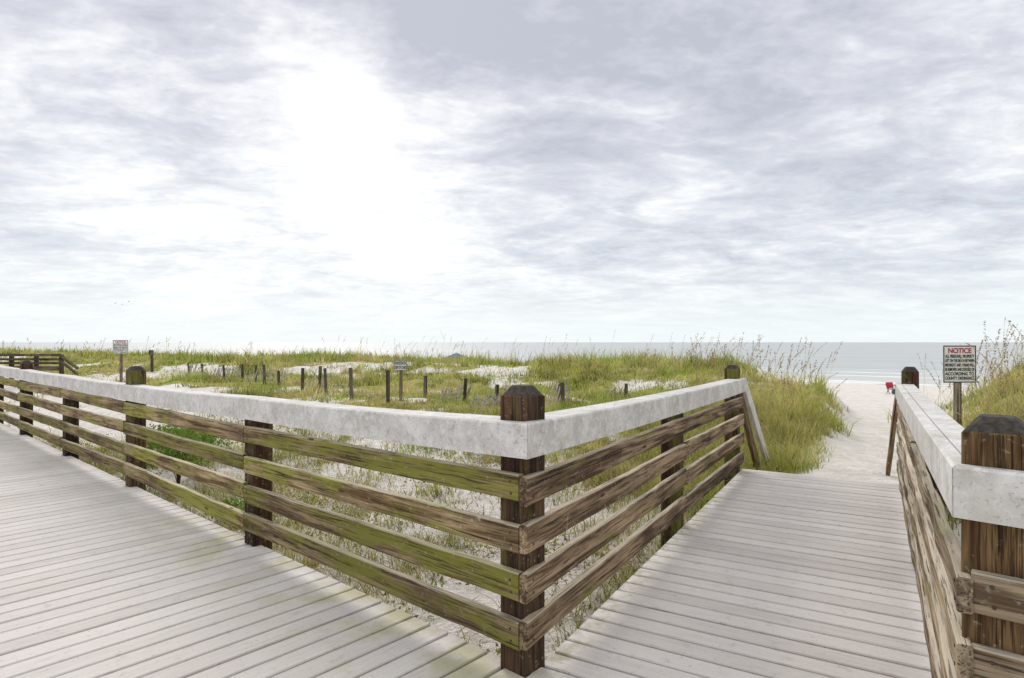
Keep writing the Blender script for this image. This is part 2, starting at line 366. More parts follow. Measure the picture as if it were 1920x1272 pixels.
def handrail(f0,f1,b0,b1,z0,z1,parent,sag=.012,fh=.155,seg=6):
    """f = front line pts, b = back line pts (2D); mitred by construction"""
    origin=np.array([f0[0],f0[1],0]); x=np.array([*(f1-f0)/np.linalg.norm(f1-f0),0])
    y=np.array([-x[1],x[0],0])
    bm=bmesh.new(); T=.05; W=np.linalg.norm(np.cross(np.array([*(b0-f0),0]),x)); fr=T/W; 
    def sect(t):
        f_=f0+(f1-f0)*t; b_=b0+(b1-b0)*t; mid=f_+(b_-f_)*fr; mid2=f_+(b_-f_)*(fr+.004/W)
        zz=z0+(z1-z0)*t - sag*math.sin(math.pi*t) 
        bv=.008; ins=f_+(b_-f_)*(bv/W); 
        S1=[(f_,zz-fh),(mid,zz-fh),(mid,zz-.003),(mid-(b_-f_)*(.004/W),zz),(ins,zz),(f_,zz-bv)]
        S2=[(mid2,zz-.042),(b_,zz-.042),(b_,zz-.008),(b_-(b_-f_)*(.006/W),zz-.002),(mid2,zz-.002)]
        def loc(P,z): d=np.array([P[0],P[1],z])-origin; return (d@x,d@y,d[2])
        return [loc(*p) for p in S1],[loc(*p) for p in S2]
    ss=[sect(i/seg) for i in range(seg+1)]
    for kx in (0,1):
        vs=[[bm.verts.new(p) for p in s_[kx]] for s_ in ss]; N=len(vs[0])
        for i in range(seg):
            for j in range(N): bm.faces.new((vs[i][j],vs[i][(j+1)%N],vs[i+1][(j+1)%N],vs[i+1][j]))
        bm.faces.new(vs[0][::-1]); bm.faces.new(vs[-1])
    bmesh.ops.recalc_face_normals(bm,faces=bm.faces)
    me=bpy.data.meshes.new('handrail'); bm.to_mesh(me); bm.free(); me.materials.append(M_hand)
    o=link(bpy.data.objects.new('handrail',me))
    mw=Matrix(((x[0],y[0],0,origin[0]),(x[1],y[1],0,origin[1]),(0,0,1,0),(0,0,0,1)))
    o.parent=parent; o.matrix_parent_inverse=Matrix.Translation(-Vector(parent.location)); o.matrix_basis=mw
    return o
def p3(p,z): return (p[0],p[1],z)
yaw_m=math.atan2(m[1],m[0]); yaw_w=math.atan2(w[1],w[0])
# ---- left railing
R1=empty('boardwalk_railing',(A[0],A[1],0)); tag(R1,'weathered timber railing with pale handrail turning a corner on the boardwalk','railing')
zt=-.55
post(A+m*.076+n*.076,yaw_m,zt,1.30,R1)
ts=[0,2.70,5.46,8.05,10.8,13.3,16.0]
tops=[1.3,0,1.25,0,1.2,0,1.2]
for i,t in enumerate(ts[1:],1):
    P=A+m*t+n*.076
    if tops[i]: post(P,yaw_m,zt,tops[i],R1)
    else: post(P,yaw_m,zt,1.02,R1,capped=False)
zr=[.845,.632,.418,.202]
RT=.040
for i in range(6):
    t0,t1=ts[i],ts[i+1]
    for j,z in enumerate(zr):
        za=z+(-.0 if i==0 else -.02)+random.uniform(-.012,.012); zb=z-.02+random.uniform(-.015,.015)-(.015 if j==0 and i==0 else 0)
        a0=A+m*(t0+ (0.0 if i==0 else .003))-n*RT/2; a1=A+m*(t1-.003)-n*RT/2
        if i>0: a0=a0-n*random.uniform(0,.006)
        board('rail',p3(a0,za),p3(a1,zb),-n,RT,.122+random.uniform(-.006,.006),M_railL,R1,seg=10,warp=.004,nail=True)
fo=.052; bo=-.12
cf=inter(A-n*fo,m,A+e*fo,w); cb=inter(A-n*bo,m,A+e*bo,w)
hz=[1.145,1.092,1.06,1.06,1.065,1.07,1.07]
for i in range(6):
    f0=cf if i==0 else A-n*fo+m*(ts[i]+.003+.04); b0=cb if i==0 else A-n*bo+m*(ts[i]+.003+.04)
    f1=A-n*fo+m*(ts[i+1]+.04); b1=A-n*bo+m*(ts[i+1]+.04)
    handrail(f0,f1,b0,b1,hz[i],hz[i+1],R1,sag=.012)
tw=[0,2.62,5.12]
post(A+w*tw[1]-e*.076,yaw_w,zt,1.03,R1,capped=False); post(A+w*tw[2]-e*.076,yaw_w,zt,1.235,R1)
for i in range(2):
    for j,z in enumerate(zr):
        t0=-.045 if i==0 else tw[i]+.003; t1=tw[i+1]-.003 if i==0 else tw[2]+.09
        za=z-.012*i+random.uniform(-.008,.008); zb=z-.015-.03*i+random.uniform(-.01,.01)
        board('rail',p3(A+w*t0+e*(RT/2+.001),za),p3(A+w*t1+e*(RT/2+.001),zb),e,RT,.126+random.uniform(-.004,.004),M_railW,R1,seg=10,warp=.004,nail=True)
hf=A+e*fo; hb=A+e*bo
handrail(cf+w*.003,hf+w*(tw[1]+.04),cb+w*.003,hb+w*(tw[1]+.04),1.145,1.095,R1,sag=.005)
handrail(hf+w*(tw[1]+.043),hf+w*5.27,hb+w*(tw[1]+.043),hb+w*5.27,1.095,1.075,R1,sag=.004)
board('sloping_handrail',p3(A+w*5.24+e*.03,1.02),p3(A+w*6.45+e*.12,-.10),e,.045,.15,M_hand,R1,seg=6)
board('brace',p3(A+w*5.2-e*.02,.92),p3(A+w*6.2+e*.04,-.15),e,.05,.14,M_railW,R1,seg=4)
# ---- right railing
R2=empty('walkway_railing',(A2[0],A2[1],0)); tag(R2,'weathered timber railing with pale handrail beside the beach walkway','railing')
post(A2-m*.058+n*.084,yaw_m,zt,1.275,R2,mat=M_postR,wd=.165)
tr=[0,2.6,5.3]
post(A2+w*tr[1]+e*.076,yaw_w,zt,1.02,R2,capped=False); post(A2+w*tr[2]+e*.076,yaw_w,zt,1.245,R2)
zrR=[.755,.54,.33,.12]
for i in range(2):
    for z in zrR:
        t0=-.045 if i==0 else tr[i]+.003; t1=tr[i+1]-.003 if i==0 else tr[2]+.12
        za=z+random.uniform(-.01,.01)+.03*i; zb=z+.03+random.uniform(-.01,.01)+.03*i
        board('rail',p3(A2+w*t0-e*(RT/2+.001),za),p3(A2+w*t1-e*(RT/2+.001),zb),-e,RT,.112+random.uniform(-.006,.006),M_railR,R2,seg=12,warp=.006,nail=True)
for z in zrR:
    board('rail',p3(A2-m*.002-n*RT/2,z+random.uniform(-.01,.01)),p3(A2-m*2.4-n*RT/2,z),-n,RT,.12,M_railR,R2,seg=6,warp=.003,nail=True)
post(A2-m*2.35+n*.076,yaw_m,zt,1.02,R2,capped=False,mat=M_postR)
c2=inter(A2+e*.11,w,A2+n*.11,m)
handrail(B+w*.001,B+w*(tr[1]+.05),c2+w*.001,c2+w*(tr[1]),1.13,1.09,R2,sag=.004)
handrail(B+w*(tr[1]+.053),B+w*5.5,A2+e*.11+w*(tr[1]+.08),A2+e*.11+w*5.53,1.09,1.07,R2,sag=.004)
handrail(B-m*.002,B-m*2.4,c2-m*.002,A2+n*.11-m*2.4,1.13,1.12,R2,sag=.004)
board('sloping_handrail',p3(A2+w*5.5-e*.02,.98),p3(A2+w*6.7-e*.10,-.12),-e,.045,.12,wood('brown_brace_board','X',(.10,.05,.03),(.30,.18,.12),.1,topc=(.6,.55,.48)),R2,seg=6)

# ---------------------------------------------------------------- vegetation
mt,k,bs=newmat('grass_blades')
at=k.n('ShaderNodeAttribute',attribute_name='Col').outputs['Color']
df=k.n('ShaderNodeBsdfDiffuse'); tr_=k.n('ShaderNodeBsdfTranslucent'); mx=k.n('ShaderNodeMixShader'); mx.inputs[0].default_value=.45
k.L.new(at,df.inputs[0]); k.L.new(at,tr_.inputs[0]); k.L.new(df.outputs[0],mx.inputs[1]); k.L.new(tr_.outputs[0],mx.inputs[2])
k.L.new(mx.outputs[0],k.N['Material Output'].inputs[0]); M_grass=mt
def blades(P,h,wd,az,lean,side,col,K=2,tipc=None):
    N=len(P); t=np.linspace(0,1,K+1)[None,:]
    lv=np.stack([np.cos(az),np.sin(az)],-1)
    cx=P[:,0:1]+lv[:,0:1]*(h*lean)[:,None]*t**1.7
    cy=P[:,1:2]+lv[:,1:2]*(h*lean)[:,None]*t**1.7
    cz=P[:,2:3]+h[:,None]*(t-.45*np.minimum(lean,1.6)[:,None]*t**2.6)
    C=np.stack([cx,cy,cz],-1)
    sv=np.stack([np.cos(side),np.sin(side),np.zeros(N)],-1)[:,None,:]
    wt=(wd[:,None]*(1-t)**.7*.5+.0004)[...,None]
    Vt=np.stack([C-sv*wt,C+sv*wt],2).reshape(N,(K+1)*2,3)
    base=(np.arange(N)*(K+1)*2)[:,None]
    Q=[]
    for i in range(K): Q.append(np.concatenate([base+2*i,base+2*i+1,base+2*i+3,base+2*i+2],1))
    Q=np.stack(Q,1).reshape(-1,4)
    c=np.repeat(col[:,None,:],(K+1)*2,1)
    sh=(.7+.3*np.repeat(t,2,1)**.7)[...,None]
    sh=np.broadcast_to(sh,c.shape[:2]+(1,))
    if tipc is not None:
        tt=np.repeat(t,2,1)[...,None]**1.5; c=c*(1-tt)+tipc[:,None,:]*tt
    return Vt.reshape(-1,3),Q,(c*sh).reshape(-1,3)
def merge(parts):
    V_=[];Q_=[];C_=[];o=0
    for v_,q_,c_ in parts: V_.append(v_);Q_.append(q_+o);C_.append(c_);o+=len(v_)
    return np.concatenate(V_),np.concatenate(Q_),np.concatenate(C_)
G1=np.array([.32,.42,.07]);G2=np.array([.58,.57,.13]);G3=np.array([.76,.64,.31]);G4=np.array([.13,.18,.035])
def gcol(N,dry):
    a=rng.random((N,1)); c=G1*(1-a)+G2*a
    d=(rng.random((N,1))<dry)*1.; c=c*(1-d)+G3*(.65+.45*rng.random((N,1)))*d
    k_=(rng.random((N,1))<.22); c=np.where(k_,G4*(.8+.6*rng.random((N,1))),c)
    return c
def polar(N,a0,a1,r0,r1,pw=1.):
    an=np.radians(rng.uniform(a0,a1,N)); r=r0*np.exp(rng.random(N)**pw*math.log(r1/r0)); return np.sin(an)*r,np.cos(an)*r,r
def tufts(x,y,nb,spread):
    N=len(x); X_=np.repeat(x,nb)+rng.normal(0,1,N*nb)*np.repeat(spread,nb); Y_=np.repeat(y,nb)+rng.normal(0,1,N*nb)*np.repeat(spread,nb); return X_,Y_
x,y,r=polar(90000,-48,46,4.2,85,.75)
vv_=veg(x,y); big=fbm(x*.7,y*.7,4,60); keep=rng.random(len(x))<vv_*(.34+1.0*smooth(big,.36,.58)); x,y,r=x[keep],y[keep],r[keep]
tufth=np.repeat(rng.uniform(.4,1.6,len(x)),6)*1.
tuftc=np.repeat(rng.random(len(x)),6)
X_,Y_=tufts(x,y,6,.03+.0024*r)
R_=np.hypot(X_,Y_); N=len(X_)
hue=fbm(X_*.45,Y_*.45,3,70); h2=fbm(X_*.8+40,Y_*.8,3,170); uq=X_*w[0]+Y_*w[1]
hh=(.07+.18*rng.random(N)**1.5)*tufth*(.6+.9*smooth(fbm(X_*.6,Y_*.6,3,61),.35,.7))*(1+.9*smooth(uq,14,20))
c=gcol(N,.30); gold=np.clip(.7*smooth(hue,.46,.60)+.5*(tuftc>.74),0,.88)[:,None]; c=c*(1-gold)+(G3*.92)[None,:]*gold
gg=(.55*smooth(h2,.53,.63))[:,None]; c=c*(1-gg)+np.array([.30,.47,.06])[None,:]*gg
c=c*(.35+1.2*fbm(X_*1.6,Y_*1.6,3,77))[:,None]*(.72+.5*np.repeat(rng.random(len(x)),6))[:,None]
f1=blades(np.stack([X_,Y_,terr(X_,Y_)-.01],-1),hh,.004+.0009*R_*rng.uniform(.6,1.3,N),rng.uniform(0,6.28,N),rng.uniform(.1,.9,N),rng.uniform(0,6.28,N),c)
x=rng.uniform(-12,4,52000);y=rng.uniform(2.5,12,52000)
s_=(x-A[0])*n[0]+(y-A[1])*n[1]; r_=(x-A[0])*e[0]+(y-A[1])*e[1]
pr=smooth(fbm(x*.9,y*.9,3,31),.44,.62)*.26+.015
pr=np.maximum(pr,.45*(np.exp(-((s_-.3)/.25)**2))); pr=np.maximum(pr,.45*(np.exp(-((r_+.25)/.22)**2)))
keep=(s_>.12)&(s_<6)&(r_<-.12)&(rng.random(len(x))<pr); x,y=x[keep],y[keep]
hs_=np.repeat(rng.uniform(.5,1.5,len(x)),8)
X_,Y_=tufts(x,y,8,.055+0*x);
N=len(X_); c=gcol(N,.6)*(.7+.4*rng.random((N,1)))
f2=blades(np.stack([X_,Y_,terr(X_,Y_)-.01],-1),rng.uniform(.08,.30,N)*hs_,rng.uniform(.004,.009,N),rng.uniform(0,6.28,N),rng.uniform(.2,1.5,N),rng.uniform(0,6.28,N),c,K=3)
x=rng.uniform(-12,4,40000);y=rng.uniform(2.5,11,40000)
s_=(x-A[0])*n[0]+(y-A[1])*n[1]; r_=(x-A[0])*e[0]+(y-A[1])*e[1]
keep=(s_>.12)&(s_<5.5)&(r_<-.15)&(rng.random(len(x))<.10+.4*smooth(fbm(x*1.2,y*1.2,3,35),.45,.6)); x,y=x[keep],y[keep]; N=len(x)
c=np.array([.32,.20,.11])[None,:]*rng.uniform(.35,1.4,(N,1))
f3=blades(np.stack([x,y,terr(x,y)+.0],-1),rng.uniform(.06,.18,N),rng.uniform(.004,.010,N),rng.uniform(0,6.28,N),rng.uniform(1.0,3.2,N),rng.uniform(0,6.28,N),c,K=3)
gr=quad_mesh('dune_grass',*merge([f1,f2,f3]),M_grass); gr["kind"]="stuff"; gr["label"]="yellow green grass covering the sandy dunes"; gr["category"]="grass"
x=rng.uniform(-12,4,110000);y=rng.uniform(2.5,13,110000)
s_=(x-A[0])*n[0]+(y-A[1])*n[1]; r_=(x-A[0])*e[0]+(y-A[1])*e[1]
keep=(s_>.1)&(s_<7)&(r_<-.1)&(rng.random(len(x))<smooth(fbm(x*1.3+5,y*1.3,4,33),.46,.62)*.5+.03); x,y=x[keep],y[keep]; N=len(x)
a=rng.random((N,1)); c=np.array([.46,.45,.12])*(1-a)+np.array([.24,.30,.06])*a; c=np.where(rng.random((N,1))<.45,np.array([.46,.32,.17])*(.4+.7*a),c)
v_,q_,cc_=blades(np.stack([x,y,terr(x,y)+rng.uniform(0,.05,N)],-1),rng.uniform(.02,.05,N),rng.uniform(.015,.04,N),rng.uniform(0,6.28,N),rng.uniform(.3,1.8,N),rng.uniform(0,6.28,N),c,K=2)
gw=quad_mesh('dune_weeds',v_,q_,cc_,M_grass); gw["kind"]="stuff"; gw["label"]="low leafy weeds creeping over the white sand"; gw["category"]="weeds"
def clumpset(px_r,px_u,N0,nb,h0,h1,dry,K=5,wd=(.006,.011)):
    r_=rng.uniform(*px_r,N0); u_=rng.uniform(*px_u,N0); x=A[0]+e[0]*r_+w[0]*u_; y=A[1]+e[1]*r_+w[1]*u_
    k_=(veg(x,y)>.25+.3*rng.random(N0)); x,y=x[k_],y[k_]
    tone=np.repeat(.7+.5*rng.random((len(x),1)),nb,0)
    X_,Y_=tufts(x,y,nb,.07+0*x); N=len(X_); hs=np.repeat(rng.uniform(h0,h1,len(x))*(.5+.8*smooth(fbm(x*1.1,y*1.1,2,88),.3,.7)),nb)*rng.uniform(.45,1.15,N)
    c=gcol(N,dry)*tone; tip=(G3*.6+G2*.4)*(.75+.5*rng.random((N,1)))*np.ones((N,3))*tone
    return blades(np.stack([X_,Y_,terr(X_,Y_)-.02],-1),hs,rng.uniform(*wd,N),rng.uniform(0,6.28,N),rng.uniform(.15,1.4,N),rng.uniform(0,6.28,N),c,K=K,tipc=tip)
c1=clumpset((-1.9,.6),(5.4,10.5),190,20,.3,.8,.15)
c1b=clumpset((-2.4,.8),(4.2,12),650,24,.14,.38,.04)
c2_=clumpset((-3.,.8),(10,18),260,18,.22,.5,.3,K=4,wd=(.01,.016))
c3=clumpset((1.9,8),(2.0,10),850,24,.4,.9,.45)
c4=clumpset((2.2,12),(10,20),600,18,.4,.8,.6,K=4,wd=(.01,.018))
gt=quad_mesh('tall_path_grass',*merge([c1,c1b,c2_,c3,c4]),M_grass); gt["kind"]="stuff"; gt["label"]="tall arching beach grass crowding the sand path"; gt["category"]="grass"
def oats(x,y,h0,h1,lw,dim=1.):
    N=len(x); P=np.stack([x,y,terr(x,y)],-1); h=rng.uniform(h0,h1,N); az=rng.normal(.2,1.1,N); ln=rng.uniform(.08,.5,N); d=np.hypot(x,y)
    wd=np.maximum(.0055,lw*d); c=np.array([.56,.47,.23])*rng.uniform(.7,1.15,(N,1))
    parts=[blades(P,h,wd,az,ln,rng.uniform(0,6.28,N),c,K=6)]
    ns=30
    t=(rng.uniform(0,1,(N,ns))*.27+.73)
    cx=P[:,0:1]+np.cos(az)[:,None]*(h*ln)[:,None]*t**1.7; cy=P[:,1:2]+np.sin(az)[:,None]*(h*ln)[:,None]*t**1.7
    cz=P[:,2:3]+h[:,None]*(t-.45*ln[:,None]*t**2.6)
    S=np.stack([cx,cy,cz],-1).reshape(-1,3); M_=len(S); D=np.repeat(d,ns)
    sc=np.maximum(1,D/22)
    cc=np.array([.60,.46,.26])*rng.uniform(.55,1.25,(M_,1))
    parts.append(blades(S,rng.uniform(.02,.04,M_)*sc,rng.uniform(.011,.019,M_)*sc*dim,np.repeat(az,ns)+rng.normal(0,.9,M_),rng.uniform(.8,2.2,M_),rng.uniform(0,6.28,M_),cc,K=2))
    return merge(parts)
def ru(r0,r1,u0,u1,N):
    r_=rng.uniform(r0,r1,N);u_=rng.uniform(u0,u1,N); x=A[0]+e[0]*r_+w[0]*u_; y=A[1]+e[1]*r_+w[1]*u_; k_=veg(x,y)>.4; return x[k_],y[k_]
P_=[oats(*ru(-1.9,.6,6,12,140),1.0,1.75,.0005), oats(*ru(2.3,5,2.6,8,170),1.2,1.95,.0005), oats(*ru(2.3,9,7,18,380),1.2,2.0,.0006)]
x,y,r=polar(1900,-46,24,20,70,1.); uq=x*w[0]+y*w[1]; k_=(uq>14)&(uq<26)&(veg(x,y)>.3)&(rng.random(len(x))<.12+.6*smooth(fbm(x*.35,y*.35,2,90),.5,.62)); P_.append(oats(x[k_],y[k_],.5,1.45,.0004,.7))
so=quad_mesh('sea_oats',*merge(P_),M_grass); so["kind"]="stuff"; so["label"]="tall tan seed stalks of sea oats above the dune grass"; so["category"]="sea oats"

def shrub(cx,cy,R,hgt,nl,label,seed):
    g_=np.random.default_rng(seed); z0=float(terr(np.array([cx]),np.array([cy]))[0])
    root=empty('shrub',(cx,cy,z0)); tag(root,label,'bush')
    lobes=[(g_.uniform(-.6,.6)*R,g_.uniform(-.6,.6)*R,g_.uniform(.35,.8)*hgt,g_.uniform(.3,.5)*R) for _ in range(9)]
    L=np.array([lobes[i] for i in g_.integers(0,9,nl)])
    d=g_.normal(0,1,(nl,3)); d/=np.linalg.norm(d,axis=1)[:,None]; rad=L[:,3:4]*g_.uniform(.5,1.1,(nl,1))
    P=L[:,:3]+d*rad*np.array([1,1,.75]); P[:,2]=np.maximum(P[:,2],.02)
    a=g_.random((nl,1)); c=np.array([.13,.24,.04])*(1-a)+np.array([.34,.45,.09])*a
    v_,q_,c_=blades(P,g_.uniform(.03,.06,nl),g_.uniform(.02,.035,nl),g_.uniform(0,6.28,nl),g_.uniform(.3,1.7,nl),g_.uniform(0,6.28,nl),c)
    o=quad_mesh('foliage',v_,q_,c_,M_grass); o.parent=root
    nb=16; az=g_.uniform(0,6.28,nb)
    v_,q_,c_=blades(np.zeros((nb,3)),np.full(nb,hgt*.85),np.full(nb,.018),az,g_.uniform(.2,.9,nb),az+1.57,np.tile([.14,.09,.05],(nb,1)),K=4)
    o=quad_mesh('stem',v_,q_,c_,M_grass); o.parent=root
shrub(-4.6,8.5,.7,1.0,3400,'green leafy shrub growing on sand behind the timber railing',1)
shrub(-5.2,9.8,.5,.7,1700,'low green leafy shrub on sand behind the timber railing',2)
shrub(-3.1,6.9,.32,.32,700,'small dark green shrub at the foot of the sandy slope',3)

# ---------------------------------------------------------------- sand fence
def ground_at(px,yb):
    dx=(px-960)/F; dz=-(yb-642)/F
    ds=np.arange(5,60,.05); z=H+dz*ds; tz=terr(dx*ds,ds); i=np.argmax(tz>=z); 
    return dx*ds[i],ds[i],float(tz[i])
fps=[(660,750,50),(612,741,42),(598,735,40),(567,736,38),(497,721,31),(480,718,27),(455,716,27),(421,713,24),(381,706,20),(355,703,18),(728,757,52),(797,746,34),(870,753,36),(1056,768,42),(1049,762,34),(1174,750,18),(930,757,14),(523,722,22)]
for px,yb,hp in fps:
    x_,y_,z_=ground_at(px,yb); hgt=max(.4,hp*1.2*y_/F)
    o=post((x_,y_),random.uniform(0,1),z_-.1,z_+hgt,None,mat=M_fp,wd=.065,capped=False,name='fence_post')
    o.rotation_euler=(random.uniform(-.06,.06),random.uniform(-.07,.07),random.uniform(0,1.5))
    tag(o,'short dark weathered fence post standing in dune grass','fence post','posts of the old sand fence')
M_wire=plain('rusty_wire',(.1,.08,.06),.6)
def slats(px0,px1,y0,y1,hp,lean):
    xa,ya,za=ground_at(px0,y0); xb,yb,zb=ground_at(px1,y1); L=math.hypot(xb-xa,yb-ya); N=max(5,min(26,int(L/.095)))
    root=empty('sand_fence',(xa,ya,za)); tag(root,'sagging slatted timber sand fence half buried in the dune','fence','sections of slatted sand fence')
    hgt=hp*ya/F+.12; bm=bmesh.new(); pts=[]
    for i in range(N+1):
        t=i/N; x=xa+(xb-xa)*t; y=ya+(yb-ya)*t; z=float(terr(np.array([x]),np.array([y]))[0])
        h=hgt*random.uniform(.8,1.15); lx=lean*h+random.uniform(-.05,.05); ly=abs(lean)*.5*h+.05
        b_=Vector((x-xa,y-ya,z-za-.05)); tp=b_+Vector((lx,ly,h)); wv=Vector((.016,0,0)); tv=Vector((0,.005,0))
        c=[bm.verts.new(q_) for q_ in (b_-wv-tv,b_+wv-tv,b_+wv+tv,b_-wv+tv,tp-wv-tv,tp+wv-tv,tp+wv+tv,tp-wv+tv)]
        for fc in ((0,1,5,4),(1,2,6,5),(2,3,7,6),(3,0,4,7),(4,5,6,7),(3,2,1,0)): bm.faces.new([c[q_] for q_ in fc])
        pts.append((b_+(tp-b_)*.35,b_+(tp-b_)*.8))
    me=bpy.data.meshes.new('slats'); bmesh.ops.recalc_face_normals(bm,faces=bm.faces); bm.to_mesh(me); bm.free(); me.materials.append(M_slat); o=link(bpy.data.objects.new('slats',me)); o.parent=root
    cu=bpy.data.curves.new('wire','CURVE'); cu.dimensions='3D'; cu.bevel_depth=.004
    for kk in (0,1):
        sp=cu.splines.new('POLY'); sp.points.add(N)
        for i,p in enumerate(pts): sp.points[i].co=(p[kk].x,p[kk].y-.012,p[kk].z,1)
    tmp=bpy.data.objects.new('wiretmp',cu); link(tmp); dg=bpy.context.evaluated_depsgraph_get(); me=bpy.data.meshes.new_from_object(tmp.evaluated_get(dg)); bpy.data.objects.remove(tmp)
    me.materials.append(M_wire); o=link(bpy.data.objects.new('wire',me)); o.parent=root
for a_ in [(822,874,757,750,26,.35),(876,938,771,762,24,.5),(1026,1056,766,768,36,.25),(563,603,736,734,26,.3),(398,456,712,716,20,.2),(460,530,718,722,20,.25),(350,384,702,706,14,.2),(1130,1176,752,750,16,.3),(612,655,740,742,14,.4)]:
    slats(*a_)

# ---------------------------------------------------------------- signs
M_white=plain('white_sign_face',(.80,.80,.78),.5,.05,8); M_black=plain('black_sign_paint',(.015,.015,.015),.5,.1); M_red=plain('red_sign_paint',(.38,.02,.03),.5,.1)
M_spost=wood('sign_post_wood','Z',(.16,.13,.09),(.42,.34,.25),.15)
def text_mesh(body,size,mat,loc,parent,wmax=None,name='lettering'):
    cu=bpy.data.curves.new('t','FONT'); cu.body=body; cu.size=size; cu.align_x='CENTER'; cu.align_y='CENTER'; cu.extrude=.0008; cu.offset=size*.03
    tmp=bpy.data.objects.new('t',cu); link(tmp); bpy.context.view_layer.update(); dg=bpy.context.evaluated_depsgraph_get()
    me=bpy.data.meshes.new_from_object(tmp.evaluated_get(dg)); bpy.data.objects.remove(tmp); me.materials.clear(); me.materials.append(mat)
    xs=[v_.co.x for v_ in me.vertices]; wdt=max(xs)-min(xs); sx=1 if not wmax else min(1,wmax/wdt)
    me.transform(Matrix.Rotation(math.pi/2,4,'X')@Matrix.Diagonal((sx,1,1,1)))
    o=link(bpy.data.objects.new(name,me)); o.parent=parent; o.location=loc; return o
def boxo(name,sx,sy,sz,loc,mat,parent,bev=.004):
    bm=bmesh.new(); bmesh.ops.create_cube(bm,size=1); bmesh.ops.scale(bm,vec=(sx,sy,sz),verts=bm.verts)
    if bev: bmesh.ops.bevel(bm,geom=bm.edges[:],offset=bev,segments=2,affect='EDGES')
    me=bpy.data.meshes.new(name); bm.to_mesh(me); bm.free(); me.materials.append(mat); o=link(bpy.data.objects.new(name,me)); o.location=loc; 
    if parent: o.parent=parent
    return o
def sign(px,d,ytop,wpx,hpx,lines,label,title=None,yaw=0,group=None,postw=.07):
    x=(px-960)/F*d; z0=float(terr(np.array([x]),np.array([d]))[0]); ztop=H-(ytop-642)/F*d; W=wpx*d/F; Hh=hpx*d/F
    root=empty('notice_sign',(x,d,z0)); tag(root,label,'sign',group); root.rotation_euler=(0,0,yaw)
    zc=ztop-Hh/2-z0
    boxo('post',postw,postw,ztop-z0-Hh*.04+.2,(0,postw/2+.006,(ztop-z0-Hh*.04)/2-.1),M_spost,root)
    boxo('sign_board',W,.006,Hh,(0,0,zc),M_white,root,.0015)
    bm=bmesh.new(); th=W*.032; ix=W/2-W*.02; iz=Hh/2-W*.02
    for (cx,cz,sx,sz) in ((0,iz,ix*2+th,th),(0,-iz,ix*2+th,th),(-ix,0,th,iz*2-th),(ix,0,th,iz*2-th)):
        r_=bmesh.ops.create_cube(bm,size=1); bmesh.ops.scale(bm,vec=(sx,.001,sz),verts=r_['verts']); bmesh.ops.translate(bm,vec=(cx,-.0042,zc+cz),verts=r_['verts'])
    me=bpy.data.meshes.new('border'); bm.to_mesh(me); bm.free(); me.materials.append(M_black); o=link(bpy.data.objects.new('border',me)); o.parent=root
    n_=len(lines)+(1.5 if title else 0); step=(Hh*.88)/n_; zz=zc+Hh*.44
    if title:
        text_mesh(title,step*1.6,M_red,(0,-.0048,zz-step*.75),root,W*.7,'heading'); zz-=step*1.5
    for l in lines:
        text_mesh(l,step*1.0,M_black,(0,-.0048,zz-step*.5),root,W*.88); zz-=step
    return root
NL=["ALL PERSONAL PROPERTY","LEFT ON THE BEACH BETWEEN","MIDNIGHT AND 7:00AM WILL","BE REMOVED AND DISPOSED OF","ACCORDING TO","COUNTY ORDINANCE"]
sign(1799,8.4,648,62,70,NL,'white notice sign about personal property on a post in tall grass','NOTICE',0,'beach notice signs')
sign(226,20,638,27,26,NL,'white notice sign on a grey timber post among dune grass','NOTICE',.1,'beach notice signs')
sign(751,13,676,23,19,["DUNE RESTORATION","KEEP OFF DUNES"],'small white dune restoration sign on a grey post in grass',None,0,None,.065)
x_,y_,z_=ground_at(285,698)
rt=empty('marker_post',(x_,y_,z_)); tag(rt,'dark marker post with small plate in dune grass','post')
hh_=41*y_/F; boxo('post',.09,.09,hh_+.1,(0,0,hh_/2-.05),M_fp,rt); boxo('plate',.2,.03,.2,(.0,-.06,hh_-.1),M_fp,rt)

# ---------------------------------------------------------------- far boardwalk
d0=24.; zt_=H-24*d0/F
rt=empty('distant_boardwalk',((50-960)/F*d0,d0,float(terr((50-960)/F*d0,d0)))); tag(rt,'dark weathered timber boardwalk railing crossing the dunes','boardwalk')
def far(px,dd): return np.array([(px-960)/F*dd,dd])
pa=far(-120,24.5); pb=far(112,24)
for dz in (0,-.17,-.32):
    board('rail' if dz else 'handrail',p3(pa,zt_+dz),p3(pb,zt_+dz),(0,-1),.06,.09 if dz else .11,M_far,rt,seg=2)
board('deck_edge',p3(pa,zt_-.52),p3(pb,zt_-.52),(0,-1),.3,.16,M_far,rt,seg=2)
for t in np.linspace(0,1,6):
    P=pa+(pb-pa)*t; post(P+np.array([0,.1]),0,zt_-1.2,zt_+.02,rt,mat=M_fp,wd=.12,capped=False)
pc=far(146,23.5)
board('sloping_handrail',p3(pb,zt_),p3(pc,zt_-.5),(0,-1),.06,.11,M_far,rt,seg=2)
board('sloping_handrail',p3(pb,zt_-.22),p3(pc,zt_-.72),(0,-1),.06,.10,M_far,rt,seg=2)

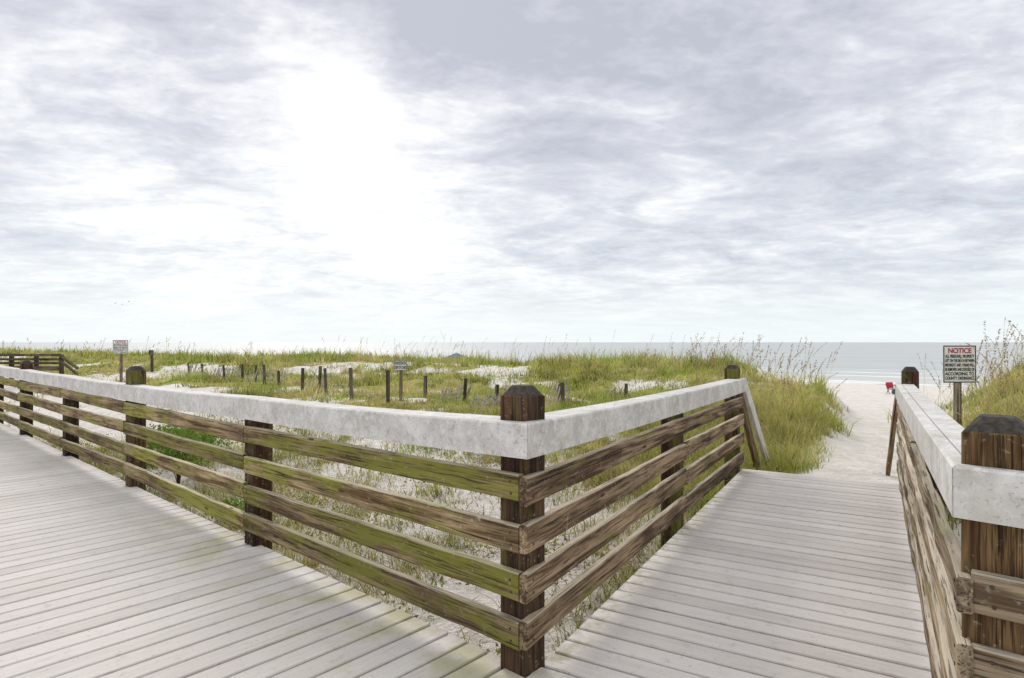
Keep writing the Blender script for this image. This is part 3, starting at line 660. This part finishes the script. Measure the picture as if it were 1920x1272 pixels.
# ---------------------------------------------------------------- beach canopy
dC=46.; xc=(856-960)/F*dC; zg=float(terr(xc,dC)); zp=H-19.5*dC/F
rt=empty('beach_canopy',(xc,dC,zg)); tag(rt,'blue fabric canopy tent standing on the beach behind the dune','canopy')
M_blue=plain('blue_canopy_fabric',(.07,.14,.26),.8,.15,3); M_metal=plain('grey_canopy_frame',(.35,.35,.36),.4)
hs=1.35; ze=zp-zg-.5; bm=bmesh.new()
c=[bm.verts.new((sx*hs,sy*hs,ze)) for sx,sy in((-1,-1),(1,-1),(1,1),(-1,1))]; c2x=[bm.verts.new((sx*hs,sy*hs,ze-.22)) for sx,sy in((-1,-1),(1,-1),(1,1),(-1,1))]
md=[bm.verts.new((sx*hs*.5,sy*hs*.5,ze+.2)) for sx,sy in((-1,-1),(1,-1),(1,1),(-1,1))]; ap=bm.verts.new((0,0,zp-zg))
for i in range(4):
    j=(i+1)%4; bm.faces.new((c[i],c[j],md[j],md[i])); bm.faces.new((md[i],md[j],ap)); bm.faces.new((c2x[i],c2x[j],c[j],c[i]))
me=bpy.data.meshes.new('canopy_roof'); bm.to_mesh(me); bm.free(); me.materials.append(M_blue); o=link(bpy.data.objects.new('canopy_roof',me)); o.parent=rt
for sx,sy in((-1,-1),(1,-1),(1,1),(-1,1)): boxo('leg',.04,.04,ze,(sx*(hs-.04),sy*(hs-.04),ze/2),M_metal,rt)
# ---------------------------------------------------------------- beach chair + bag
dB=31.; xb_=(1670-960)/F*dB; zb_=float(terr(xb_,dB)); M_redf=plain('red_fabric',(.5,.03,.05),.8,.2,9); M_teal=plain('teal_bag_fabric',(.03,.12,.14),.7); M_dk=plain('dark_frame',(.03,.03,.035),.5)
rt=empty('beach_chair',(xb_,dB,zb_)); tag(rt,'low red folding beach chair standing on white sand','chair')
o=boxo('backrest',.36,.03,.30,(0,.1,.42),M_redf,rt,.01); o.rotation_euler=(-.3,0,0)
boxo('seat',.38,.42,.03,(0,-.12,.24),M_redf,rt,.01)
for sx in(-.2,.2):
    boxo('armrest',.04,.42,.025,(sx,-.08,.42),M_dk,rt,.004)
    for yy,rx in((-.1,.5),(-.1,-.5)):
        o=boxo('leg',.025,.025,.5,(sx,yy,.22),M_dk,rt,.004); o.rotation_euler=(rx,0,0)
xg=xb_-.15; zz=float(terr(xg,dB-.6)); rt=empty('beach_bag',(xg,dB-.6,zz)); tag(rt,'dark teal beach bag with handles resting on sand','bag')
o=boxo('bag_body',.30,.2,.22,(0,0,.11),M_teal,rt,.04)
for yy in(-.08,.08):
    bpy_m=bpy.data.meshes.new('handle'); bm=bmesh.new(); pr_=None
    for a_ in np.linspace(0,math.pi,9):
        p=Vector((.09*math.cos(a_),yy,.21+.12*math.sin(a_))); r_=[bm.verts.new(p+Vector(q_)) for q_ in((-.008,-.012,0),(.008,-.012,0),(.008,.012,0),(-.008,.012,0))]
        if pr_:
            for i in range(4): bm.faces.new((pr_[i],pr_[(i+1)%4],r_[(i+1)%4],r_[i]))
        pr_=r_
    bm.to_mesh(bpy_m); bm.free(); bpy_m.materials.append(M_dk); o=link(bpy.data.objects.new('handle',bpy_m)); o.parent=rt
# ---------------------------------------------------------------- birds
M_bird=plain('dark_bird_feathers',(.2,.2,.21),.8)
for px,py in((206,573),(216,569),(229,572),(241,566)):
    dd=90.; bm=bmesh.new()
    body=[(-.0,.16,0),(.025,.05,0),(.02,-.1,0),(0,-.18,0),(-.02,-.1,0),(-.025,.05,0)]
    tp=bm.verts.new((0,.02,.03)); bt=bm.verts.new((0,.02,-.03)); vs=[bm.verts.new(p) for p in body]
    for i in range(6): bm.faces.new((vs[i],vs[(i+1)%6],tp)); bm.faces.new((vs[(i+1)%6],vs[i],bt))
    for sx in(-1,1):
        a1=[bm.verts.new(p) for p in((sx*.02,.06,.01),(sx*.02,-.04,.01),(sx*.16,-.03,.07),(sx*.15,.07,.07),(sx*.36,-.06,.03))]
        bm.faces.new((a1[0],a1[1],a1[2],a1[3])); bm.faces.new((a1[3],a1[2],a1[4]))
    me=bpy.data.meshes.new('bird'); bm.to_mesh(me); bm.free(); me.materials.append(M_bird)
    o=link(bpy.data.objects.new('bird',me)); o.location=((px-960)/F*dd,dd,H+(642-py)/F*dd); o.rotation_euler=(0,random.uniform(-.3,.3),random.uniform(-1,1)); tag(o,'small dark seabird flying with bent wings','bird','flock of flying seabirds')

# ---------------------------------------------------------------- world
W_=bpy.data.worlds.new("World"); scn.world=W_; W_.use_nodes=True; k=NT(W_.node_tree); k.N.clear()
SAZ=-20.;SEL=38.
sky=k.n('ShaderNodeTexSky',sky_type='NISHITA'); sky.sun_disc=False; sky.sun_elevation=math.radians(SEL); sky.sun_rotation=math.radians(SAZ)
tc=k.n('ShaderNodeTexCoord').outputs['Generated']; d=k.vm('NORMALIZE',tc); sp=k.n('ShaderNodeSeparateXYZ'); k.L.new(d,sp.inputs[0])
zc=k.m('MAXIMUM',sp.outputs[2],0.); zd=k.m('ADD',zc,.15)
cb_=k.n('ShaderNodeCombineXYZ'); k.L.new(k.m('DIVIDE',sp.outputs[0],zd),cb_.inputs[0]); k.L.new(k.m('DIVIDE',sp.outputs[1],zd),cb_.inputs[1])
rot=k.n('ShaderNodeMapping'); k.L.new(cb_.outputs[0],rot.inputs[0]); rot.inputs[2].default_value=(0,0,math.radians(-24)); rot.inputs[3].default_value=(1.,1.3,1)
pv=rot.outputs[0]
N1=k.noise(k.vm('ADD',pv,(13.7,9.3,0)),1.7,7,.6,.6); N2=k.noise(pv,5.2,5,.6,.5); N3=k.noise(k.vm('ADD',pv,(7.3,2.1,0)),15.,4,.6,.3)
def blob(px,py,rad,amp):
    v_=Vector(((px-960)/F,1,(642-py)/F)).normalized(); dt=k.vm('DOT_PRODUCT',d,tuple(v_),out=1)
    return k.mr(dt,math.cos(math.radians(rad)),1.,0,amp)
dens=k.m('ADD',k.m('MULTIPLY',k.m('SUBTRACT',N1,.5),1.45),k.m('MULTIPLY',k.m('SUBTRACT',N2,.5),.7))
dens=k.m('ADD',dens,k.m('MULTIPLY',k.m('SUBTRACT',N3,.5),.42)); dens=k.m('ADD',dens,.36)
for b_ in[(1420,170,36,.26),(1050,60,24,.20),(1650,320,18,.08),(60,10,24,.36),(520,-60,24,.40),(150,330,12,.16),(560,430,10,.16),
          (400,240,17,-.40),(740,300,13,-.34),(60,180,12,-.22),(1250,350,9,-.12),(100,430,9,-.06)]:
    dens=k.m('ADD',dens,blob(*b_))
ramp=k.n('ShaderNodeValToRGB'); k.L.new(dens,ramp.inputs[0]); el=ramp.color_ramp.elements
el[0].position=.0; el[0].color=(1.0,.995,.985,1); el[1].position=1.; el[1].color=(.45,.47,.54,1)
for p_,c_ in((.18,(.92,.92,.925,1)),(.42,(.76,.775,.80,1)),(.70,(.58,.595,.655,1))):
    x_=el.new(p_); x_.color=c_
col=ramp.outputs[0]
blu=k.m('MULTIPLY',k.mr(N3,.44,.62),k.mr(sp.outputs[2],.38,.12,0,.35)); col=k.mix(blu,col,(.69,.785,.82))
col=k.mix(k.mr(sp.outputs[2],.14,.0,0,.88),col,(.755,.81,.82))
b1=k.n('ShaderNodeBackground'); k.L.new(sky.outputs[0],b1.inputs[0]); b1.inputs[1].default_value=.1
b2=k.n('ShaderNodeBackground'); k.L.new(col,b2.inputs[0]); b2.inputs[1].default_value=1.22
mx=k.n('ShaderNodeMixShader'); mx.inputs[0].default_value=.97; k.L.new(b1.outputs[0],mx.inputs[1]); k.L.new(b2.outputs[0],mx.inputs[2])
ow=k.n('ShaderNodeOutputWorld'); k.L.new(mx.outputs[0],ow.inputs[0])
sl=bpy.data.lights.new('sun','SUN'); sl.energy=1.5; sl.angle=math.radians(24); sl.color=(1,.93,.84); so_=link(bpy.data.objects.new('sun',sl))
sv=Vector((math.sin(math.radians(SAZ))*math.cos(math.radians(SEL)),math.cos(math.radians(SAZ))*math.cos(math.radians(SEL)),math.sin(math.radians(SEL))))
so_.rotation_euler=sv.to_track_quat('Z','Y').to_euler(); so_.location=sv*20

cam=bpy.data.cameras.new('camera'); co=link(bpy.data.objects.new('camera',cam)); co.location=(0,0,H)
cam.sensor_width=36; cam.lens=36*F/1920; cam.clip_start=.05; cam.clip_end=60000
co.rotation_euler=(math.radians(90)+math.atan(6/F),0,0); scn.camera=co
scn.view_settings.view_transform='Standard'; scn.view_settings.look='None'; scn.view_settings.exposure=0
